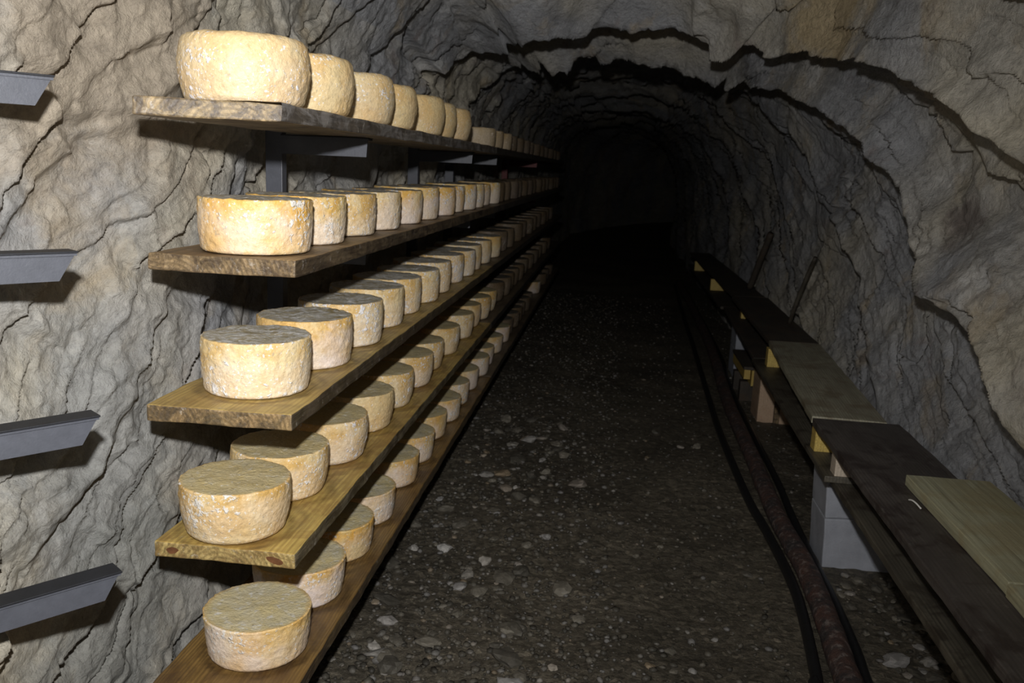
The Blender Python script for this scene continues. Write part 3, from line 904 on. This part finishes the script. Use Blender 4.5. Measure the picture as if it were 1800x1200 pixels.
for lv in range(5):
    R, H, et, eb, bu, ta, ro, lip = STYLE[lv]
    lows = []
    for q in range(3):
        me = cheese_mesh(R * (1 + 0.006 * (q - 1)), H * (1 + 0.02 * (q - 1)), et, eb, bu, ta, 56, lv * 7 + q + 0.3, ro * 1.2, lip, 0)
        me.materials.append(SIDE[lv]); me.materials.append(TOP[lv])
        lows.append(me)
    aged_dim = lows[1].copy()
    aged_dim.materials[0] = AGED_DIM; aged_dim.materials[1] = AGED_DIM_TOP
    small = None
    if lv == 0:
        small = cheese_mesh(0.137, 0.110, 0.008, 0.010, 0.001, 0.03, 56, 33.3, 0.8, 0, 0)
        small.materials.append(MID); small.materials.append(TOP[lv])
        aged_dim = small.copy()
        aged_dim.materials[0] = AGED_DIM; aged_dim.materials[1] = AGED_DIM_TOP
    for j, y in enumerate(LEVELS[lv]):
        if j < 4:
            me = cheese_mesh(R * (1 + random.uniform(-0.008, 0.008) * (j > 0)), H * (1 + random.uniform(-0.02, 0.02) * (j > 0)), et, eb, bu, ta, 150 if j < 2 else 110, lv * 5 + j * 1.7, ro, lip, 1)
            # neighbours differ: some rinds paler, some more mouldy
            me.materials.append(SIDE[lv] if j == 0 else SIDE[(lv + (2 if (j + lv) % 3 == 0 else 0)) % 5 if lv != 0 else 0])
            me.materials.append(TOP[lv])
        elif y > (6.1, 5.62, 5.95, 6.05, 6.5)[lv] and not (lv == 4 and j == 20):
            me = aged_dim
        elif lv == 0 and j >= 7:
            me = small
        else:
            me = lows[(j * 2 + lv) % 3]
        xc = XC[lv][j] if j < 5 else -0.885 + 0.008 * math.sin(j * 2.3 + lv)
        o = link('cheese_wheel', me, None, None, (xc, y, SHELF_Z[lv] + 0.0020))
        o.rotation_euler = (0, 0, random.uniform(0, 6.28))
        if j == 0:
            lab = FRONT[lv]
        elif lv == 0 and 7 <= j < NUMBERED:
            lab = 'small low cheese wheel on the top shelf, %s from the near end' % ORD[j]
        elif j < NUMBERED:
            lab = '%s, %s from the near end of the %s shelf' % (LOOK[lv], ORD[j], SHELF_NAME[lv])
        else:
            lab = 'dim cheese wheel among the far ones at the dark end of the %s shelf' % SHELF_NAME[lv]
        tag(o, lab, 'cheese', 'cheese wheels on the %s shelf' % SHELF_NAME[lv] if j < NUMBERED else 'dim far cheese wheels on the %s shelf' % SHELF_NAME[lv])

# ------------------------------------------------------------------ benches on the right


def plank(name, x0, x1, y0, y1, ztop, th, mat, label, cat, rz=0.0, seed=1, group=None, rough=0.0025):
    """plank with its origin at the middle of its underside; rz turns it about its near left corner"""
    w, l = x1 - x0, y1 - y0
    me = rounded_box(name, -w / 2, w / 2, -l / 2, l / 2, 0, th, 0.003, (4, max(2, int(l / 0.06)), 1), rough, seed)
    c = Vector((w / 2, l / 2, 0)); c.rotate(Matrix.Rotation(rz, 3, 'Z'))
    o = link(name, me, mat, None, (x0 + c.x, y0 + c.y, ztop - th))
    o.rotation_euler = (0, 0, rz)
    return tag(o, label, cat, group)


GB = 'planks of the low bench'
ZL, ZU = -1.100, -0.960
plank('lower_plank', 0.872, 1.140, 0.85, 3.42, ZL - 0.0255, 0.026, M['bench_low'], 'stained lower plank in the right foreground, in front of the concrete blocks', 'plank', -0.010, 3, GB)
plank('lower_plank', 0.857, 1.120, 3.27, 5.45, ZL, 0.025, M['bench_low'], 'lower plank passing over the near concrete blocks under the dusty plank', 'plank', -0.022, 4, GB)
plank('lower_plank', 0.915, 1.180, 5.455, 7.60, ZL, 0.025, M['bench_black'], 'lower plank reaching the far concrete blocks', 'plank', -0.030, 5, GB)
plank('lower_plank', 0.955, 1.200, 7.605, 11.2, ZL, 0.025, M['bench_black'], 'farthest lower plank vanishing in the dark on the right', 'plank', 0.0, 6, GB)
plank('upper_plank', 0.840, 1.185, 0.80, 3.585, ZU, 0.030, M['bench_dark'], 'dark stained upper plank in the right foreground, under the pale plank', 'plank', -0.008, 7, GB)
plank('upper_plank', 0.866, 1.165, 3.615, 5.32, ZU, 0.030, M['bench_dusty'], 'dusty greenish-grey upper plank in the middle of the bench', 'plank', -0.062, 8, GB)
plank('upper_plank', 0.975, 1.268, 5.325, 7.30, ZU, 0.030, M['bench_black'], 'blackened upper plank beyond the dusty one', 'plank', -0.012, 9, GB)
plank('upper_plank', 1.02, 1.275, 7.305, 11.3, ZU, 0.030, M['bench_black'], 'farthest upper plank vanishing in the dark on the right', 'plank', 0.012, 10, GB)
plank('pale_plank', 0.992, 1.252, 2.062, 2.822, ZU + 0.0375, 0.0355, M['bench_pale'], 'pale new plank lying on the dark bench in the right foreground', 'plank', 0.0, 11, None, 0.0012)
plank('pale_plank', 0.956, 1.216, 1.05, 2.056, ZU + 0.0375, 0.0355, M['bench_pale'], 'nearer pale plank at the lower right corner, butted against the longer one', 'plank', -0.03, 12, None, 0.0012)

sp_y = [(3.275, 0.892, 'white', 'pale-ended wooden spacer above the near concrete blocks'), (3.575, 0.880, 'yellow', 'yellow wooden spacer just behind the pale-ended one'),
        (5.205, 0.955, 'yellow', 'yellow wooden spacer under the joint of the dusty plank'), (7.000, 1.045, 'yellow', 'small yellow wooden spacer above the far concrete blocks'),
        (8.68, 0.975, 'yellow', 'dim yellow wooden spacer, second from the dark end'), (10.43, 0.968, 'yellow', 'dimmest yellow wooden spacer, nearest the dark end')]
for q, (y_, x_, c_, lab) in enumerate(sp_y):
    o = link('wooden_spacer', rounded_box('wooden_spacer', 0, 0.20 if q else 0.16, 0, 0.07, 0, ZU - 0.030 - ZL - 0.0005, 0.002, (2, 2, 2), 0.0008, q), M['spacer_' + c_], None, (x_, y_, ZL))
    tag(o, lab, 'wooden block', 'wooden spacers between the planks')


def block_stack(x0, y0, w, l, hs, label_low, label_up, tilt=0.0, base=FLOOR_Z - 0.012):
    z_ = base
    for q, hh in enumerate(hs):
        o = link('concrete_block', rounded_box('concrete_block', 0, w, 0, l, 0, hh - 0.002, 0.006, (6, 6, 4), 0.0016, q + int(y0)), M['concrete'])
        o.location = (x0 - tilt * (z_ - base), y0, z_)
        o.rotation_euler = (0, -tilt, 0)
        tag(o, (label_low, label_up)[q], 'concrete block', 'concrete blocks under the bench')
        z_ += hh


block_stack(0.962, 3.55, 0.30, 0.25, [0.233, 0.2275], 'lower of the two near pale concrete blocks under the bench', 'upper of the two near pale concrete blocks under the bench', 0.05, FLOOR_Z - 0.012)
block_stack(1.035, 7.08, 0.22, 0.30, [0.244, 0.242], 'lower far concrete block under the dark bench planks', 'upper far concrete block under the dark bench planks', 0.0, FLOOR_Z - 0.012)

# wooden box leg between the block stacks
root = empty('crate', (1.03, 5.775, FLOOR_Z - 0.01))
link('front_panel', rounded_box('front_panel', 0, 0.105, 0, 0.022, 0, 0.315, 0.002, (2, 1, 4), 0.001, 2), M['crate'], root)
link('strut', rounded_box('strut', 0.108, 0.142, -0.004, 0.03, 0, 0.24, 0.002, (1, 1, 3), 0.001, 3), M['wood'][1], root)
link('front_panel', rounded_box('front_panel', 0.145, 0.24, 0, 0.022, 0, 0.315, 0.002, (2, 1, 4), 0.001, 4), M['crate'], root)
link('side_panel', rounded_box('side_panel', 0.0, 0.02, 0.024, 0.28, 0, 0.315, 0.002, (1, 2, 4), 0.001, 5), M['crate'], root)
link('top_panel', rounded_box('top_panel', 0.0, 0.24, 0.0, 0.28, 0.316, 0.338, 0.002, (2, 2, 1), 0.001, 6), M['bench_black'], root)
link('riser', rounded_box('riser', 0.02, 0.20, 0.02, 0.20, 0.339, 0.4835, 0.002, (2, 2, 1), 0.001, 6), M['bench_black'], root)
tag(root, 'pinkish wooden crate standing under the bench behind the near blocks', 'crate')
root = empty('pallet_offcut', (0.985, 6.2, FLOOR_Z - 0.01))
link('deck_board', rounded_box('deck_board', -0.005, 0.13, -0.01, 0.62, 0.27, 0.292, 0.002, (2, 6, 1), 0.001, 2), M['bench_black'], root)
for x_, z_ in ((0.0, 0.20), (0.052, 0.155)):
    link('bearer', rounded_box('bearer', x_, x_ + 0.044, 0.0 - 0.3 * x_, 0.6, z_, 0.2695, 0.002, (1, 4, 1), 0.001, 3), M['spacer_yellow'], root)
for y_ in (0.12, 0.46):
    link('foot_block', rounded_box('foot_block', 0.0, 0.10, y_, y_ + 0.08, 0.0, 0.1545, 0.002, (1, 1, 1), 0, 3), M['bench_black'], root)
tag(root, 'pallet offcut with two yellow bearer ends beside the crate', 'pallet')

# leaning sticks
o = link('leaning_stick', tube_mesh('leaning_stick', [(1.20, 7.72, ZU + 0.022), (1.235, 7.56, -0.70), (1.28, 7.40, -0.44)], 0.026, 8, 0.15), M['bench_black'])
tag(o, 'black stick leaning on the right wall above the dark bench', 'stick', 'sticks leaning on the right wall')
o = link('leaning_stick', tube_mesh('leaning_stick', [(1.225, 6.03, ZU + 0.004), (1.25, 5.92, -0.74), (1.29, 5.76, -0.48)], 0.013, 8, 0.15), M['bench_low'])
tag(o, 'thin brown stick leaning on the right wall beyond the dusty plank', 'stick', 'sticks leaning on the right wall')
o = link('plastic_clip', tube_mesh('plastic_clip', [(0.958, 2.672, ZU + 0.006), (0.961, 2.652, ZU + 0.012), (0.966, 2.630, ZU + 0.011), (0.972, 2.605, ZU + 0.005)], 0.0026, 8), M['white'])
tag(o, 'small bent white clip on the dark plank beside the pale one', 'clip')

# ------------------------------------------------------------------ pipe and hoses along the floor


def on_floor(pts, r, dz=0.0):
    return [(x, y, float(floor_h(x, y)) + r * 0.92 + dz) for x, y in pts]


pp = [(0.85, 1.2), (0.84, 2.0), (0.84, 2.61), (0.855, 2.96), (0.868, 3.41), (0.855, 4.02), (0.86, 4.87), (0.882, 6.17), (0.95, 7.82), (0.985, 9.69), (1.0, 13.0)]
o = link('rusty_pipe', tube_mesh('rusty_pipe', on_floor(pp, 0.042), 0.044, 20, 0.06, True, 14), M['pipe'])
tag(o, 'rust-brown pipe lying along the floor beside the bench', 'pipe')
lp = [(0.745, 1.2), (0.74, 2.0), (0.735, 2.59), (0.755, 2.71), (0.795, 3.24), (0.785, 3.8), (0.75, 4.28), (0.74, 5.29), (0.76, 6.12), (0.81, 8.28), (0.84, 9.61), (0.92, 12.67)]
o = link('rubber_hose', tube_mesh('rubber_hose', on_floor(lp, 0.020), 0.021, 12, 0.03, True, 10), M['hose'])
tag(o, 'black hose on the path side of the rusty pipe', 'hose', 'hoses beside the pipe')
rp = [(0.915, 1.2), (0.91, 2.0), (0.905, 2.61), (0.920, 2.87), (0.928, 3.22), (0.925, 3.65), (0.935, 4.12), (0.945, 4.55), (0.945, 5.34), (0.95, 6.19), (0.965, 6.91), (1.01, 7.69), (1.035, 9.68), (1.05, 12.5)]
rp = [(x + 0.004, y) for x, y in rp]
o = link('rubber_hose', tube_mesh('rubber_hose', on_floor(rp, 0.017), 0.018, 12, 0.03, True, 10), M['hose'])
tag(o, 'black hose on the bench side of the rusty pipe', 'hose', 'hoses beside the pipe')

# ------------------------------------------------------------------ stones and gravel


def stone_mesh(seed, sub=2):
    bm = bmesh.new()
    bmesh.ops.create_icosphere(bm, subdivisions=sub, radius=1.0)
    C = np.array([v.co[:] for v in bm.verts])
    s = seed * 9.1
    d = 1 + 0.45 * perlin(C[:, 0] * 1.1 + s, C[:, 1] * 1.1, C[:, 2] * 1.1) + 0.15 * perlin(C[:, 0] * 2.6, C[:, 1] * 2.6 + s, C[:, 2] * 2.6)
    for v, k in zip(bm.verts, d):
        v.co *= float(k)
    me = bpy.data.meshes.new('stone')
    bm.to_mesh(me); bm.free()
    return me


stones = [stone_mesh(q, 2) for q in range(8)]
for me in stones:
    me.materials.append(M['stone'])


def free_spot(x, y, r):
    if x > 0.93 and 3.5 < y < 3.85:
        return False
    if 0.70 - r < x < 0.96 + r:
        return False
    return True


count = 0
while count < 300:
    u = random.random()
    if u < 0.62:
        x_ = -0.95 + random.betavariate(1.6, 2.6) * 0.95; y_ = 2.3 + random.random() ** 1.4 * 3.2
    elif u < 0.8:
        x_ = random.uniform(0.97, 1.25); y_ = random.uniform(2.4, 3.5)
    else:
        x_ = random.uniform(-0.5, 0.68); y_ = random.uniform(2.4, 5.5)
    big = random.random() ** 2.6
    r_ = 0.010 + 0.034 * big * (1.0 if x_ < -0.1 or x_ > 0.95 else 0.40)
    if not free_spot(x_, y_, r_):
        continue
    o = link('stone', stones[count % 8], None, floor, (x_, y_, float(floor_h(x_, y_)) + r_ * 0.18))
    o.scale = (r_ * random.uniform(0.8, 1.4), r_ * random.uniform(0.8, 1.3), r_ * random.uniform(0.35, 0.65))
    o.rotation_euler = (random.uniform(-.3, .3), random.uniform(-.3, .3), random.uniform(0, 6.28))
    count += 1

bm = bmesh.new()
bmesh.ops.create_icosphere(bm, subdivisions=1, radius=1.0)
ico = np.array([v.co[:] for v in bm.verts]); icf = np.array([[v.index for v in f_.verts] for f_ in bm.faces])
bm.free()
NG = 11000
gx = np.where(rng.random(NG) < 0.55, -1.1 + rng.random(NG) ** 1.2 * 1.2, rng.uniform(-1.1, 1.28, NG))
gy = 1.9 + rng.random(NG) ** 2.3 * 9.5
gr_ = 0.0050 + 0.0110 * rng.random(NG) ** 2.5
keep = ~((gx > 0.95) & (gy > 3.5) & (gy < 3.85)) & ~((gx > 0.70) & (gx < 0.96))
gx, gy, gr_ = gx[keep], gy[keep], gr_[keep]
gz = floor_h(gx, gy) + gr_ * 0.25
NG = len(gx)
ph = rng.uniform(0, 6.28, NG)
jit = 1 + 0.35 * (rng.random((NG, len(ico))) - 0.5)
V = ico[None] * jit[..., None] * np.stack([gr_ * rng.uniform(.8, 1.5, NG), gr_ * rng.uniform(.7, 1.2, NG), gr_ * rng.uniform(.4, .8, NG)], -1)[:, None, :]
vx = V[..., 0] * np.cos(ph)[:, None] - V[..., 1] * np.sin(ph)[:, None] + gx[:, None]
vy = V[..., 0] * np.sin(ph)[:, None] + V[..., 1] * np.cos(ph)[:, None] + gy[:, None]
vz = V[..., 2] + gz[:, None]
VV = np.stack([vx, vy, vz], -1).reshape(-1, 3)
FF = (icf[None] + (np.arange(NG) * len(ico))[:, None, None]).reshape(-1, 3)
me = bpy.data.meshes.new('gravel')
me.vertices.add(len(VV)); me.vertices.foreach_set('co', VV.reshape(-1).astype(np.float32))
me.loops.add(len(FF) * 3); me.loops.foreach_set('vertex_index', FF.reshape(-1).astype(np.int32))
me.polygons.add(len(FF)); me.polygons.foreach_set('loop_start', np.arange(0, len(FF) * 3, 3, dtype=np.int32))
me.update(calc_edges=True)
gravel = link('gravel', me, M['gravel'], floor)
gravel['kind'] = 'stuff'
